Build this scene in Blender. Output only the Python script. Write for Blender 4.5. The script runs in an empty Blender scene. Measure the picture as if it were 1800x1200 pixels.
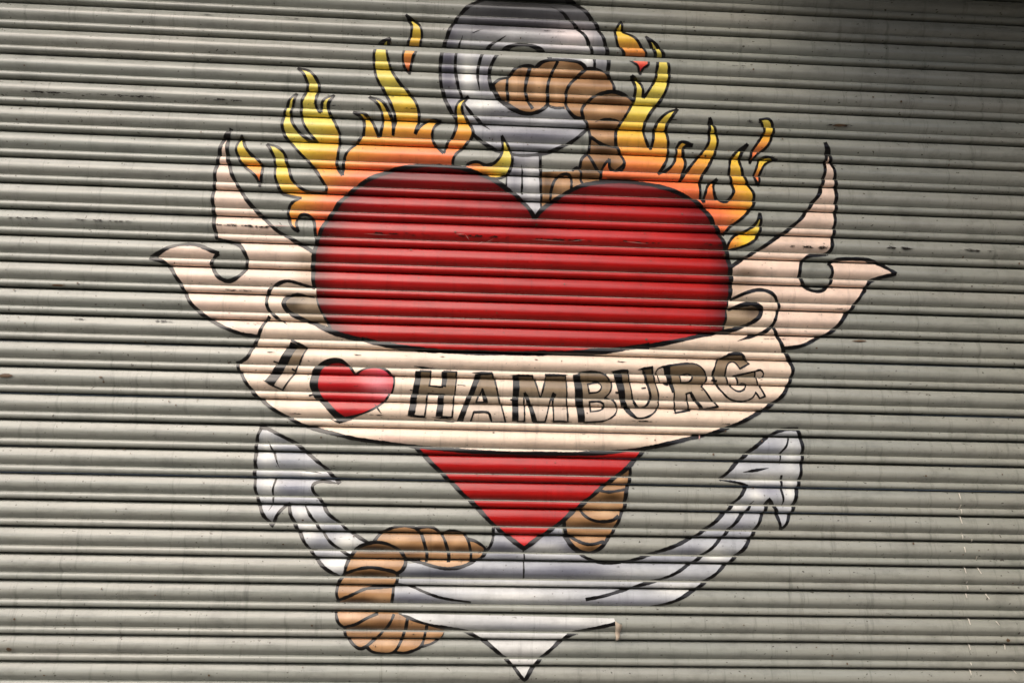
import bpy, math, random
from mathutils import Vector
from mathutils.geometry import tessellate_polygon

# ------------------------------------------------------------------ camera, light, exposure
scene = bpy.context.scene
C = bpy.context.collection
PITCH = 0.08                      # height of one slat (m)
Z_TOP = 2.62                      # height of joint number 0
CAM = (0.0, -2.488, Z_TOP - 1.0993)
YAW, TILT, ROLL = 0.047705, 0.039809, 0.026175
FOCAL = 1400.0                    # in pixels of the 1800 px wide photograph

def cam_axes():
    cy, sy, cp, sp = math.cos(YAW), math.sin(YAW), math.cos(TILT), math.sin(TILT)
    f = Vector((sy * cp, cy * cp, sp)); r = Vector((cy, -sy, 0)); u = r.cross(f)
    cr, sr = math.cos(ROLL), math.sin(ROLL)
    return cr * r + sr * u, cr * u - sr * r, f
RIGHT, UP, FWD = cam_axes()
cam_data = bpy.data.cameras.new('camera'); cam = bpy.data.objects.new('camera', cam_data); C.objects.link(cam)
from mathutils import Matrix
m3 = Matrix((RIGHT, UP, -FWD)).transposed()
cam.matrix_world = Matrix.Translation(CAM) @ m3.to_4x4()
cam_data.sensor_width = 36.0; cam_data.lens = FOCAL / 1800.0 * 36.0; cam_data.clip_end = 200; cam_data.clip_start = 0.05
scene.camera = cam

SUN_EL, SUN_AZ = 50.0, -30.0      # azimuth measured from straight in front of the shutter, negative = from the left
world = bpy.data.worlds.new('World'); scene.world = world; world.use_nodes = True
wn = world.node_tree.nodes; sky = wn.new('ShaderNodeTexSky'); sky.sky_type = 'NISHITA'; sky.sun_disc = False
sky.sun_elevation = math.radians(SUN_EL); sky.sun_rotation = math.radians(180 - SUN_AZ)
sky.air_density = 0.9; sky.dust_density = 5.0; sky.ozone_density = 0.6
bg = wn['Background']; bg.inputs['Strength'].default_value = 0.15
world.node_tree.links.new(sky.outputs['Color'], bg.inputs['Color'])
sun_data = bpy.data.lights.new('sun', 'SUN'); sun_data.energy = 1.2; sun_data.angle = math.radians(55); sun_data.color = (1.0, 0.955, 0.895)
sun = bpy.data.objects.new('sun', sun_data); C.objects.link(sun)
el, az = math.radians(SUN_EL), math.radians(SUN_AZ)
sdir = Vector((math.sin(az) * math.cos(el), -math.cos(az) * math.cos(el), math.sin(el)))
sun.rotation_euler = sdir.to_track_quat('Z', 'Y').to_euler(); sun.location = (-3, -4, 5)
vs = scene.view_settings
vs.view_transform = 'Standard'; vs.look = 'None'; vs.gamma = 1.0; vs.use_curve_mapping = False; vs.exposure = 0.32

# ------------------------------------------------------------------ helpers
rng = random.Random(7)
def lin(c):
    return tuple((v / 255.0 / 12.92 if v <= 10.31 else ((v / 255.0 + 0.055) / 1.055) ** 2.4) for v in c)

def to_plane(px, py, depth=-0.0085):
    """photo pixel -> (x, z) on the shutter's plane"""
    d = FWD + RIGHT * ((px - 900.0) / FOCAL) + UP * ((600.0 - py) / FOCAL)
    s = (depth - CAM[1]) / d.y
    return CAM[0] + d.x * s, CAM[2] + d.z * s

# profile of one slat, t = fraction of the pitch below the joint, depth towards the street in metres
def build_profile():
    P = [(0.000, -0.0320), (0.005, -0.0300), (0.010, -0.0120), (0.016, -0.0030)]
    n = 17
    for i in range(n + 1):                       # the broad rounded face
        a = i / n
        P.append((0.022 + a * 0.612, 0.0140 * math.sin(math.pi * (0.06 + 0.91 * a ** 1.2)) ** 0.95))
    P += [(0.639, 0.0004), (0.644, 0.0006), (0.652, 0.0036), (0.672, 0.0066), (0.694, 0.0084), (0.703, 0.0089)]    # lip, then the narrow bead
    for i in range(1, 10):
        a = i / 9
        P.append((0.703 + 0.230 * (a - 0.06 * math.sin(2 * math.pi * a)), 0.0089 + 0.0034 * math.sin(math.pi * a ** 1.15) - 0.0085 * a ** 4.0))
    P += [(0.938, -0.0040), (0.943, -0.0280), (0.992, -0.0330)]
    return P
PROFILE = build_profile()
KNOTS = [p[0] for p in PROFILE]
LIP = (0.640, 0.693)
def depth_of(t):
    t %= 1.0
    for i in range(len(PROFILE)):
        t0, d0 = PROFILE[i]
        t1, d1 = PROFILE[i + 1] if i + 1 < len(PROFILE) else (1.0, PROFILE[0][1])
        if t0 <= t <= t1:
            return d0 + (d1 - d0) * (t - t0) / (t1 - t0)
    return 0.0
def knot_normal(i):
    n = len(PROFILE)
    t0, d0 = PROFILE[(i - 1) % n]; t1, d1 = PROFILE[(i + 1) % n]
    dt = (t1 - t0) % 1.0
    v = Vector((0.0, -dt * PITCH, -(d0 - d1) * -1.0))
    v = Vector((0.0, -dt * PITCH, (d1 - d0)))
    return v.normalized()
KN = [knot_normal(i) for i in range(len(PROFILE))]
def normal_of(t):
    t %= 1.0
    n = len(PROFILE)
    for i in range(n):
        t0 = PROFILE[i][0]; t1 = PROFILE[i + 1][0] if i + 1 < n else 1.0
        if t0 <= t <= t1:
            f = (t - t0) / (t1 - t0)
            return (KN[i] * (1 - f) + KN[(i + 1) % n] * f).normalized()
    return KN[0]
def jitter(k):
    r = random.Random(k * 17 + 3)
    return r.uniform(-0.0012, 0.0012), r.uniform(0, 6.28), r.uniform(0, 6.28)
JIT = {k: jitter(k) for k in range(-12, 40)}
def wave(k, x):
    b, p1, p2 = JIT[k]
    return b + 0.0008 * math.sin(x * 2.1 + p1) + 0.00035 * math.sin(x * 6.3 + p2)
def slat_of(z):
    v = (Z_TOP - z) / PITCH
    k = math.floor(v + 1e-7)
    return k, min(max(v - k, 0.0), 0.999999)
def surface(x, z, off, k=None):
    """point and normal on the shutter at height z, lifted by off"""
    v = (Z_TOP - z) / PITCH
    if k is None: k = math.floor(v + 1e-7)
    t = min(max(v - k, 0.0), 0.999999)
    n = normal_of(t)
    return Vector((x, -depth_of(t) - wave(k, x), z)) + n * off, n

def link(name, verts, faces, mat, parent=None, normals=None, cols=None):
    me = bpy.data.meshes.new(name); me.from_pydata(verts, [], faces)
    me.materials.append(mat)
    me.polygons.foreach_set('use_smooth', [True] * len(me.polygons))
    if cols:
        at = me.color_attributes.new('paint', 'FLOAT_COLOR', 'POINT')
        at.data.foreach_set('color', [c for q in cols for c in (q[0], q[1], q[2], 1.0)])
    me.update()
    if normals: me.normals_split_custom_set_from_vertices(normals)
    o = bpy.data.objects.new(name, me); C.objects.link(o)
    if parent: o.parent = parent
    return o

# ------------------------------------------------------------------ materials
def nd(nt, kind, **kw):
    n = nt.nodes.new(kind)
    for k, v in kw.items(): setattr(n, k, v)
    return n
def mapped_noise(nt, co, scale, detail=4.0, rough=0.55):
    mp = nd(nt, 'ShaderNodeMapping'); mp.inputs['Scale'].default_value = scale
    nt.links.new(co, mp.inputs['Vector'])
    n = nd(nt, 'ShaderNodeTexNoise'); n.inputs['Scale'].default_value = 1.0; n.inputs['Detail'].default_value = detail; n.inputs['Roughness'].default_value = rough
    nt.links.new(mp.outputs['Vector'], n.inputs['Vector'])
    return n.outputs['Fac']
def ramp(nt, val, stops):
    r = nd(nt, 'ShaderNodeValToRGB')
    e = r.color_ramp.elements
    while len(e) < len(stops): e.new(0.5)
    for q, (p, c) in zip(e, stops):
        q.position = p; q.color = (c, c, c, 1) if not isinstance(c, tuple) else (*c, 1)
    nt.links.new(val, r.inputs['Fac'])
    return r.outputs['Color']
def mix(nt, fac, a, b, mode='MIX'):
    m = nd(nt, 'ShaderNodeMix', data_type='RGBA', blend_type=mode)
    for sock, v in ((m.inputs[0], fac), (m.inputs[6], a), (m.inputs[7], b)):
        if isinstance(v, (int, float)): sock.default_value = v
        elif isinstance(v, tuple): sock.default_value = (*v, 1)
        else: nt.links.new(v, sock)
    return m.outputs[2]

def shutter_material(name, base=None, rough=0.36, grime=1.0, spec=0.5):
    """coated steel (base given) or printed film (base None: colour attribute) with dirt, specks and faint waviness"""
    mt = bpy.data.materials.new(name); mt.use_nodes = True
    nt = mt.node_tree; bs = nt.nodes['Principled BSDF']
    co = nd(nt, 'ShaderNodeNewGeometry').outputs['Position']
    if base is None:
        at = nd(nt, 'ShaderNodeVertexColor', layer_name='paint'); col = at.outputs['Color']
        air = mapped_noise(nt, co, (26, 26, 26), 5.0, 0.6)
        col = mix(nt, 1.0, col, ramp(nt, air, [(0.25, 0.88), (0.75, 1.08)]), 'MULTIPLY')
    else:
        tone = mapped_noise(nt, co, (0.7, 0.7, 13), 3.0, 0.5)
        col = mix(nt, ramp(nt, tone, [(0.3, 0.0), (0.7, 1.0)]), lin(base[0]), lin(base[1]))
        streak = mapped_noise(nt, co, (3.0, 1.0, 60), 6.0, 0.65)
        col = mix(nt, 1.0, col, ramp(nt, streak, [(0.28, 0.90), (0.72, 1.06)]), 'MULTIPLY')
    # vertical run marks
    run = mapped_noise(nt, co, (38, 1.0, 3.2), 5.0, 0.7)
    col = mix(nt, 1.0, col, ramp(nt, run, [(0.26, 1 - 0.42 * grime), (0.44, 1.0)]), 'MULTIPLY')
    blot = mapped_noise(nt, co, (9, 2, 16), 6.0, 0.7)
    col = mix(nt, 1.0, col, ramp(nt, blot, [(0.30, 1 - 0.26 * grime), (0.50, 1.0), (0.72, 1 + 0.07 * grime)]), 'MULTIPLY')
    # fly specks and chips
    sp = mapped_noise(nt, co, (70, 70, 110), 2.0, 0.5)
    col = mix(nt, ramp(nt, sp, [(0.69, 0.0), (0.73, 0.8 * grime)]), col, lin((62, 55, 46)))
    # small rubbed dashes along the slats
    da = mapped_noise(nt, co, (9, 9, 240), 3.0, 0.6)
    col = mix(nt, ramp(nt, da, [(0.70, 0.0), (0.76, 0.55 * grime)]), col, lin((70, 62, 52)))
    nt.links.new(col, bs.inputs['Base Color'])
    rn = mapped_noise(nt, co, (5, 5, 40), 5.0, 0.6)
    mr = nd(nt, 'ShaderNodeMapRange'); mr.inputs['To Min'].default_value = rough - 0.07; mr.inputs['To Max'].default_value = rough + 0.12
    nt.links.new(rn, mr.inputs['Value']); nt.links.new(mr.outputs['Result'], bs.inputs['Roughness'])
    bs.inputs['Specular IOR Level'].default_value = spec
    bp = nd(nt, 'ShaderNodeBump'); bp.inputs['Strength'].default_value = 0.6; bp.inputs['Distance'].default_value = 0.004
    nt.links.new(mapped_noise(nt, co, (2.2, 2.2, 30), 4.0, 0.5), bp.inputs['Height'])
    b2 = nd(nt, 'ShaderNodeBump'); b2.inputs['Strength'].default_value = 0.12; b2.inputs['Distance'].default_value = 0.001
    nt.links.new(mapped_noise(nt, co, (160, 160, 160), 3.0, 0.6), b2.inputs['Height']); nt.links.new(bp.outputs['Normal'], b2.inputs['Normal'])
    nt.links.new(b2.outputs['Normal'], bs.inputs['Normal'])
    return mt
STEEL = shutter_material('coated_steel', ((155, 155, 145), (145, 148, 139)), 0.22, 1.0)
FILM = shutter_material('printed_film', None, 0.27, 0.7, 0.5)
def plain(name, rgb, rough=0.8):
    mt = bpy.data.materials.new(name); mt.use_nodes = True; nt = mt.node_tree; bs = nt.nodes['Principled BSDF']
    co = nd(nt, 'ShaderNodeNewGeometry').outputs['Position']
    f = mapped_noise(nt, co, (6, 6, 6), 6.0, 0.6)
    nt.links.new(mix(nt, 1.0, lin(rgb), ramp(nt, f, [(0.2, 0.75), (0.8, 1.2)]), 'MULTIPLY'), bs.inputs['Base Color'])
    bs.inputs['Roughness'].default_value = rough
    return mt

# ------------------------------------------------------------------ setting: pavement below, building masses above, beside and opposite, all added unseen to shape light
def box(name, x0, x1, y0, y1, z0, z1, mat):
    v = [(x, y, z) for x in (x0, x1) for y in (y0, y1) for z in (z0, z1)]
    f = [(0, 1, 3, 2), (4, 6, 7, 5), (0, 4, 5, 1), (2, 3, 7, 6), (0, 2, 6, 4), (1, 5, 7, 3)]
    me = bpy.data.meshes.new(name); me.from_pydata(v, [], f); me.materials.append(mat); me.update()
    o = bpy.data.objects.new(name, me); C.objects.link(o); o['kind'] = 'structure'
    return o
box('unseen_pavement', -30, 30, -30, 2, -0.2, 0.0, plain('paving', (84, 80, 74)))  # unseen ground, added for its light bounce
box('added_canopy', 0.8, 6.0, -0.80, 0.4, 3.02, 3.3, plain('render_coat', (96, 92, 86)))  # added out of view to darken the top right of the shutter
box('unseen_lintel', -6.0, 6.0, -0.18, 0.39, 2.95, 3.015, bpy.data.materials['render_coat'])  # unseen overhang, added to keep high light off the top slats
box('added_pier', 2.05, 2.6, -0.75, 0.41, 0.003, 2.94, bpy.data.materials['render_coat'])  # added out of view to block light from the right
box('added_facing_building', -4.0, 24.0, -13.0, -9.5, 0.002, 6.0, plain('facade_plaster', (104, 98, 92)))  # added behind the camera to block low sky and deepen slat contrast

# ------------------------------------------------------------------ the roller shutter: one mesh per slat
shutter = bpy.data.objects.new('roller_shutter', None); C.objects.link(shutter); shutter.location = (0, 0, 0)
shutter['label'] = 'grey-beige steel roller shutter of horizontal rounded slats behind the painted heart and anchor'
shutter['category'] = 'roller shutter'
K0, K1 = -4, 31
XS = [-3.2 + 6.4 * i / 96 for i in range(97)]
for k in range(K0, K1):
    verts, norms, faces = [], [], []
    pts = PROFILE + [(1.0, PROFILE[0][1])]
    for (t, d), n in zip(pts, KN + [KN[0]]):
        for x in XS:
            verts.append((x, -d - wave(k, x), Z_TOP - (k + t) * PITCH)); norms.append(n)
    w = len(XS)
    for i in range(len(pts) - 1):
        for j in range(w - 1):
            a = i * w + j
            faces.append((a, a + w, a + w + 1, a + 1))
    link('slat', verts, faces, STEEL, shutter, norms)

# ------------------------------------------------------------------ film pieces that follow the slats
def in_film(k, t):
    if LIP[0] <= t <= LIP[1] or t > 0.937 or t < 0.014: return False
    if k == 1 and t < 0.235: return False          # strip of film missing below the second joint
    if k == 22 and t > LIP[0]: return False        # bare bead near the foot of the anchor
    return True

def clip(poly, ax, lo, hi):
    for s, lim in ((1, lo), (-1, -hi)):
        out = []
        n = len(poly)
        for i in range(n):
            a, b = poly[i], poly[(i + 1) % n]
            da, db = s * a[ax] - lim, s * b[ax] - lim
            if da >= 0: out.append(a)
            if (da > 0 and db < 0) or (da < 0 and db > 0):
                f = da / (da - db)
                out.append((a[0] + (b[0] - a[0]) * f, a[1] + (b[1] - a[1]) * f))
        poly = out
        if len(poly) < 3: return []
    return poly

JOG = {(k, s): random.Random(k * 31 + s * 7 + 1).uniform(-0.0016, 0.0016) for k in range(-12, 40) for s in (False, True)}   # the film sits slightly askew from slat to slat
class Film:
    """collects clipped film faces: vertices carry position, normal and colour"""
    def __init__(self): self.v, self.n, self.c, self.f, self.key = [], [], [], [], {}
    def vert(self, px, py, k, i, layer, colf):
        x, z = to_plane(px, py)
        return x, z
    def add_polys(self, polys, colf, layer, cell=9.0, everywhere=False):
        """polys: convex polygons in photo pixels"""
        off = 0.00022 * layer
        CX = cell * 0.00178
        for pg in polys:
            w = [to_plane(*p) for p in pg]
            zmin, zmax = min(q[1] for q in w), max(q[1] for q in w)
            k0, k1 = slat_of(zmax)[0], slat_of(zmin)[0]
            for k in range(k0, k1 + 1):
                for i in range(len(KNOTS)):
                    ta = KNOTS[i]; tb = KNOTS[i + 1] if i + 1 < len(KNOTS) else 1.0
                    hi, lo = Z_TOP - (k + ta) * PITCH, Z_TOP - (k + tb) * PITCH
                    if hi < zmin or lo > zmax: continue
                    if not in_film(k, (ta + tb) / 2): continue
                    band = clip(w, 1, lo, hi)
                    if not band: continue
                    xa, xb = min(q[0] for q in band), max(q[0] for q in band)
                    j0, j1 = math.floor(xa / CX), math.floor((xb - 1e-9) / CX)
                    for j in range(j0, j1 + 1):
                        c = clip(band, 0, j * CX, (j + 1) * CX) if j1 > j0 else band
                        if not c: continue
                        ids = []
                        sh = JOG[(k, ta > 0.69)]
                        for (x, z) in c:
                            x += sh
                            kk = (k, round(x * 2e5), round(z * 2e5), layer)
                            q = self.key.get(kk)
                            if q is None:
                                p, n = surface(x, z, off, k)
                                q = len(self.v); self.key[kk] = q
                                self.v.append(p); self.n.append(n); self.c.append(colf(x, z))
                            if q not in ids: ids.append(q)
                        if len(ids) >= 3: self.f.append(ids)
    def build(self, name, parent, mat=None):
        # keep faces turned to the street
        fs = []
        for f in self.f:
            a, b, c = self.v[f[0]], self.v[f[1]], self.v[f[2]]
            s = 0.0
            for i in range(len(f)):
                p, q = self.v[f[i]], self.v[f[(i + 1) % len(f)]]
                s += p.x * q.z - q.x * p.z
            if abs(s) < 1e-10: continue
            fs.append(f if s > 0 else f[::-1])
        return link(name, self.v, fs, mat or FILM, parent, self.n, self.c)

def unproject(x, z):
    d = Vector((x - CAM[0], -0.0085 - CAM[1], z - CAM[2])); w = d.dot(FWD)
    return 900 + FOCAL * d.dot(RIGHT) / w, 600 - FOCAL * d.dot(UP) / w

def spline(pts, closed=False, step=4.0):
    """Catmull-Rom through photo pixels; a third value 1 makes a corner. Returns a list of sections."""
    n = len(pts)
    corner = [len(p) > 2 and p[2] for p in pts]
    P = [(p[0], p[1]) for p in pts]
    idx = [i for i in range(n) if corner[i]]
    secs = []
    def run(ids, loop=False):
        out = []
        m = len(ids)
        for a in range(m if loop else m - 1):
            p1, p2 = P[ids[a]], P[ids[(a + 1) % m]]
            p0 = P[ids[a - 1]] if (a > 0 or loop) else (2 * p1[0] - p2[0], 2 * p1[1] - p2[1])
            p3 = P[ids[(a + 2) % m]] if (a + 2 < m or loop) else (2 * p2[0] - p1[0], 2 * p2[1] - p1[1])
            L = math.hypot(p2[0] - p1[0], p2[1] - p1[1]); q = max(1, int(L / step + 0.5))
            for s in range(q):
                t = s / q; t2 = t * t; t3 = t2 * t
                out.append(tuple(0.5 * (2 * p1[e] + (p2[e] - p0[e]) * t + (2 * p0[e] - 5 * p1[e] + 4 * p2[e] - p3[e]) * t2 + (3 * p1[e] - p0[e] - 3 * p2[e] + p3[e]) * t3) for e in (0, 1)))
        if not loop: out.append(P[ids[-1]])
        return out
    if closed:
        if not idx: return [run(list(range(n)), True)]
        for a in range(len(idx)):
            i, j = idx[a], idx[(a + 1) % len(idx)]
            if j <= i: j += n
            secs.append(run([e % n for e in range(i, j + 1)]))
    else:
        cut = [0] + [i for i in idx if 0 < i < n - 1] + [n - 1]
        for a, b in zip(cut, cut[1:]): secs.append(run(list(range(a, b + 1))))
    return secs
def outline(pts, step=4.0):
    secs = spline(pts, True, step)
    if len(secs) == 1 and not any(len(p) > 2 and p[2] for p in pts): return secs[0]
    return [p for s in secs for p in s[:-1]]
def triangles(outer, holes=()):
    loops = [[Vector((p[0], p[1], 0)) for p in outer]] + [[Vector((p[0], p[1], 0)) for p in h] for h in holes]
    flat = [(v.x, v.y) for l in loops for v in l]
    return [[flat[i] for i in t] for t in tessellate_polygon(loops)]
def ribbon(path, w, taper=(0, 0), closed=False, seed=0):
    """quads of a brush line of width w along a sampled path"""
    r = random.Random(seed + len(path)); ph = r.uniform(0, 6.3)
    n = len(path)
    L = [0.0]
    for a, b in zip(path, path[1:]): L.append(L[-1] + math.hypot(b[0] - a[0], b[1] - a[1]))
    tot = max(L[-1], 1e-6)
    left, right = [], []
    for i, (x, y) in enumerate(path):
        a = path[i - 1] if i or closed else path[i]
        b = path[(i + 1) % n] if i < n - 1 or closed else path[i]
        dx, dy = b[0] - a[0], b[1] - a[1]; l = math.hypot(dx, dy) or 1.0
        nx, ny = -dy / l, dx / l
        h = w * 0.5 * (1 + 0.10 * math.sin(L[i] * 0.06 + ph) + 0.05 * math.sin(L[i] * 0.23 + ph * 2)) + r.uniform(-0.35, 0.35)
        ramp_len = min(26.0, tot * 0.45)
        if taper[0]: h *= min(1.0, 0.12 + L[i] / ramp_len)
        if taper[1]: h *= min(1.0, 0.12 + (tot - L[i]) / ramp_len)
        left.append((x + nx * h, y + ny * h)); right.append((x - nx * h, y - ny * h))
    quads = []
    for i in range(n if closed else n - 1):
        j = (i + 1) % n
        quads.append([left[i], left[j], right[j], right[i]])
    return quads
def extend(path, e):
    (x0, y0), (x1, y1) = path[0], path[1]; l = math.hypot(x1 - x0, y1 - y0) or 1
    (xa, ya), (xb, yb) = path[-1], path[-2]; m = math.hypot(xa - xb, ya - yb) or 1
    return [(x0 - (x1 - x0) / l * e, y0 - (y1 - y0) / l * e)] + path + [(xa + (xa - xb) / m * e, ya + (ya - yb) / m * e)]

INK = lin((14, 12, 12))
def flat(rgb):
    c = lin(rgb)
    return lambda x, z: c
def airbrush(base, blobs=(), grain=0.0):
    """base colour with soft round sprays: (cx, cy, rx, ry, colour, strength) in photo pixels"""
    bl = [(b[0], b[1], b[2], b[3], b[4], b[5]) for b in blobs]
    def f(x, z):
        px, py = unproject(x, z)
        c = list(base(px, py)) if callable(base) else list(base)
        for cx, cy, rx, ry, col, s in bl:
            q = ((px - cx) / rx) ** 2 + ((py - cy) / ry) ** 2
            if q < 9:
                a = s * math.exp(-q)
                c = [c[e] + (col[e] - c[e]) * a for e in (0, 1, 2)]
        return lin([max(0, min(255, v)) for v in c])
    return f
ink = lambda x, z: INK

def lines(fm, strokes, layer, col=ink):
    """strokes: (points, width, taper at start, taper at end)"""
    for s in strokes:
        pts, w = s[0], s[1]; tp = s[2:4] if len(s) > 3 else (0, 0)
        path = [p for q in spline(pts, False, 4.0) for p in q]
        clean = [path[0]]
        for p in path[1:]:
            if math.hypot(p[0] - clean[-1][0], p[1] - clean[-1][1]) > 0.6: clean.append(p)
        if len(clean) < 2: continue
        fm.add_polys(ribbon(clean, w * 0.81, tp, False, int(pts[0][0])), col, layer, 30)
def contour(fm, pts, w, layer, col=ink):
    secs = spline(pts, True, 4.0)
    if len(secs) == 1 and not any(len(p) > 2 and p[2] for p in pts):
        fm.add_polys(ribbon(secs[0], w * 0.81, (0, 0), True), col, layer, 30); return
    for s in secs:
        clean = [s[0]]
        for p in s[1:]:
            if math.hypot(p[0] - clean[-1][0], p[1] - clean[-1][1]) > 0.6: clean.append(p)
        if len(clean) > 1: fm.add_polys(ribbon(extend(clean, w * 0.3), w * 0.81, (0, 0), False, int(s[0][0])), col, layer, 30)

mural = bpy.data.objects.new('mural', None); C.objects.link(mural)
mural['label'] = 'tattoo-style picture of a flaming red heart with anchor, rope and lettered banner on the slats'
mural['category'] = 'mural'

def piece(name, parent, pts, colf, layer, holes=(), line=0.0, label=None, strokes=(), line_name='outline', cell=9.0, close=True):
    fm = Film()
    fm.add_polys(triangles(outline(pts), [outline(h) for h in holes]), colf, layer, cell)
    o = fm.build(name, parent)
    if label: o['label'] = label
    if line or strokes:
        ln = Film()
        if line:
            contour(ln, pts, line, layer + 1)
            for h in holes: contour(ln, h, line, layer + 1)
        if strokes: lines(ln, strokes, layer + 1)
        ln.build(line_name, o if o.parent == mural else parent)
    return o

# ------------------------------------------------------------------ the drawing, traced in photo pixels ('*' = corner)
def P(s):
    out = []
    for w in s.split():
        st = w.endswith('*'); a, b = w.rstrip('*').split(',')
        out.append((float(a), float(b), 1) if st else (float(a), float(b)))
    return out

HEART = P('941,383* 925,362 907,345 880,325 850,309 830,301 800,294 765,291 737,292 700,297 675,306 650,316 625,332 600,355 585,375 570,396 561,415 555,435 551,460 550,480 551,497 555,525 565,550 576,570 600,610 650,695 735,790 782,836 825,878 867,920 890,941 921,963* 962,935 990,914 1025,884 1060,855 1095,827 1127,796 1200,710 1250,640 1272,582 1278,555 1281,525 1284,495 1283,475 1279,452 1273,430 1266,415 1257,398 1245,379 1230,362 1212,349 1182,336 1150,327 1125,323 1095,320 1057,321 1025,327 1000,337 975,352 952,370')
HEART_LINE = outline(HEART, 14.0)
def heart_dist(px, py):
    return min(math.hypot(px - a, py - b) for a, b in HEART_LINE if b < 600)

# ---- anchor
STEELY = (170, 170, 172); PALE = (243, 243, 246); DIM = (128, 128, 140); DARK = (70, 70, 82)
anchor_ring_blobs = [(930, 0, 190, 42, (40, 40, 40), 1.00), (925, 42, 110, 20, (87, 85, 93), 0.94), (1000, 66, 46, 20, (250, 235, 233), 0.99), (960, 72, 45, 10, (183, 181, 186), 0.66),
    (788, 110, 16, 70, (92, 90, 105), 0.94), (822, 135, 14, 45, (245, 245, 240), 0.99), (853, 140, 10, 40, (142, 140, 151), 0.88), (1056, 95, 12, 50, (131, 131, 138), 0.88),
    (1032, 108, 12, 20, (250, 250, 246), 0.88), (800, 185, 14, 26, (142, 140, 148), 0.77), (850, 185, 24, 14, (250, 250, 243), 0.88), (885, 205, 45, 10, (142, 142, 152), 0.88), (1000, 212, 40, 9, (155, 155, 166), 0.77),
    (950, 222, 60, 9, (218, 218, 220), 0.88), (940, 238, 90, 12, (95, 95, 107), 0.83), (905, 62, 50, 12, (221, 221, 222), 0.77), (900, 250, 50, 8, (190, 190, 196), 0.66), (930, 258, 60, 8, (142, 142, 151), 0.66)]
RING = P('838,4 813,21 797,42 784,72 776,104 774,135 779,166 790,192 806,214 830,236 855,255 880,267 915,274 952,271 977,263 1000,252 1020,238 1038,218 1055,185 1064,155 1069,127 1070,105 1066,82 1057,60 1042,37 1024,17 1003,3 965,-12 920,-16 875,-12')
HOLE = P('880,91 895,83 915,79 937,82 958,92 970,112 972,145 962,185 948,196 930,200 907,197 886,184 872,168 863,152 860,135 863,118 870,104')
anchor = bpy.data.objects.new('anchor', None); C.objects.link(anchor); anchor.parent = mural
anchor['label'] = 'grey shaded anchor with ring at top and two barbed flukes below'
fm = Film(); fm.add_polys(triangles(outline(RING), [outline(HOLE)]), airbrush((170, 172, 174), [b[:4] + ((b[4][0], b[4][1], int(b[4][2] * 0.99)), b[5]) for b in anchor_ring_blobs]), 1)
ring = fm.build('anchor_ring', anchor)
ln = Film()
contour(ln, RING, 8, 3)
contour(ln, HOLE, 8, 3)
lines(ln, [(P('967,12 987,22 1010,45 1027,62 1037,80 1044,100 1046,122'), 7, 1, 0), (P('814,63 807,82 802,100 801,125 806,155 811,170 817,186 832,203 845,216 861,229'), 6.5, 1, 1),
    (P('890,64 872,74 855,87 847,100 841,120 840,140 844,161'), 6.5, 1, 1), (P('830,60 850,52'), 2, 1, 1)], 3)
ln.build('outline', anchor)
SHANK = P('893,262* 949,266* 951,300 953,365* 941,383* 915,362 890,338* 890,300')
fm = Film(); fm.add_polys(triangles(outline(SHANK)), airbrush((172, 172, 175), [(905, 300, 8, 60, (129, 129, 136), .7), (935, 310, 12, 50, (204, 204, 201), .9), (920, 275, 40, 8, (141, 141, 147), .7)]), 1)
fm.build('anchor_shank', anchor)
ln = Film(); lines(ln, [(P('949,264 950,300 952,345 953,366'), 7), (P('917,289 918,315 917,343'), 5, 1, 0), (P('891,310 890,330 891,340'), 3)], 3); ln.build('outline', anchor)

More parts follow.
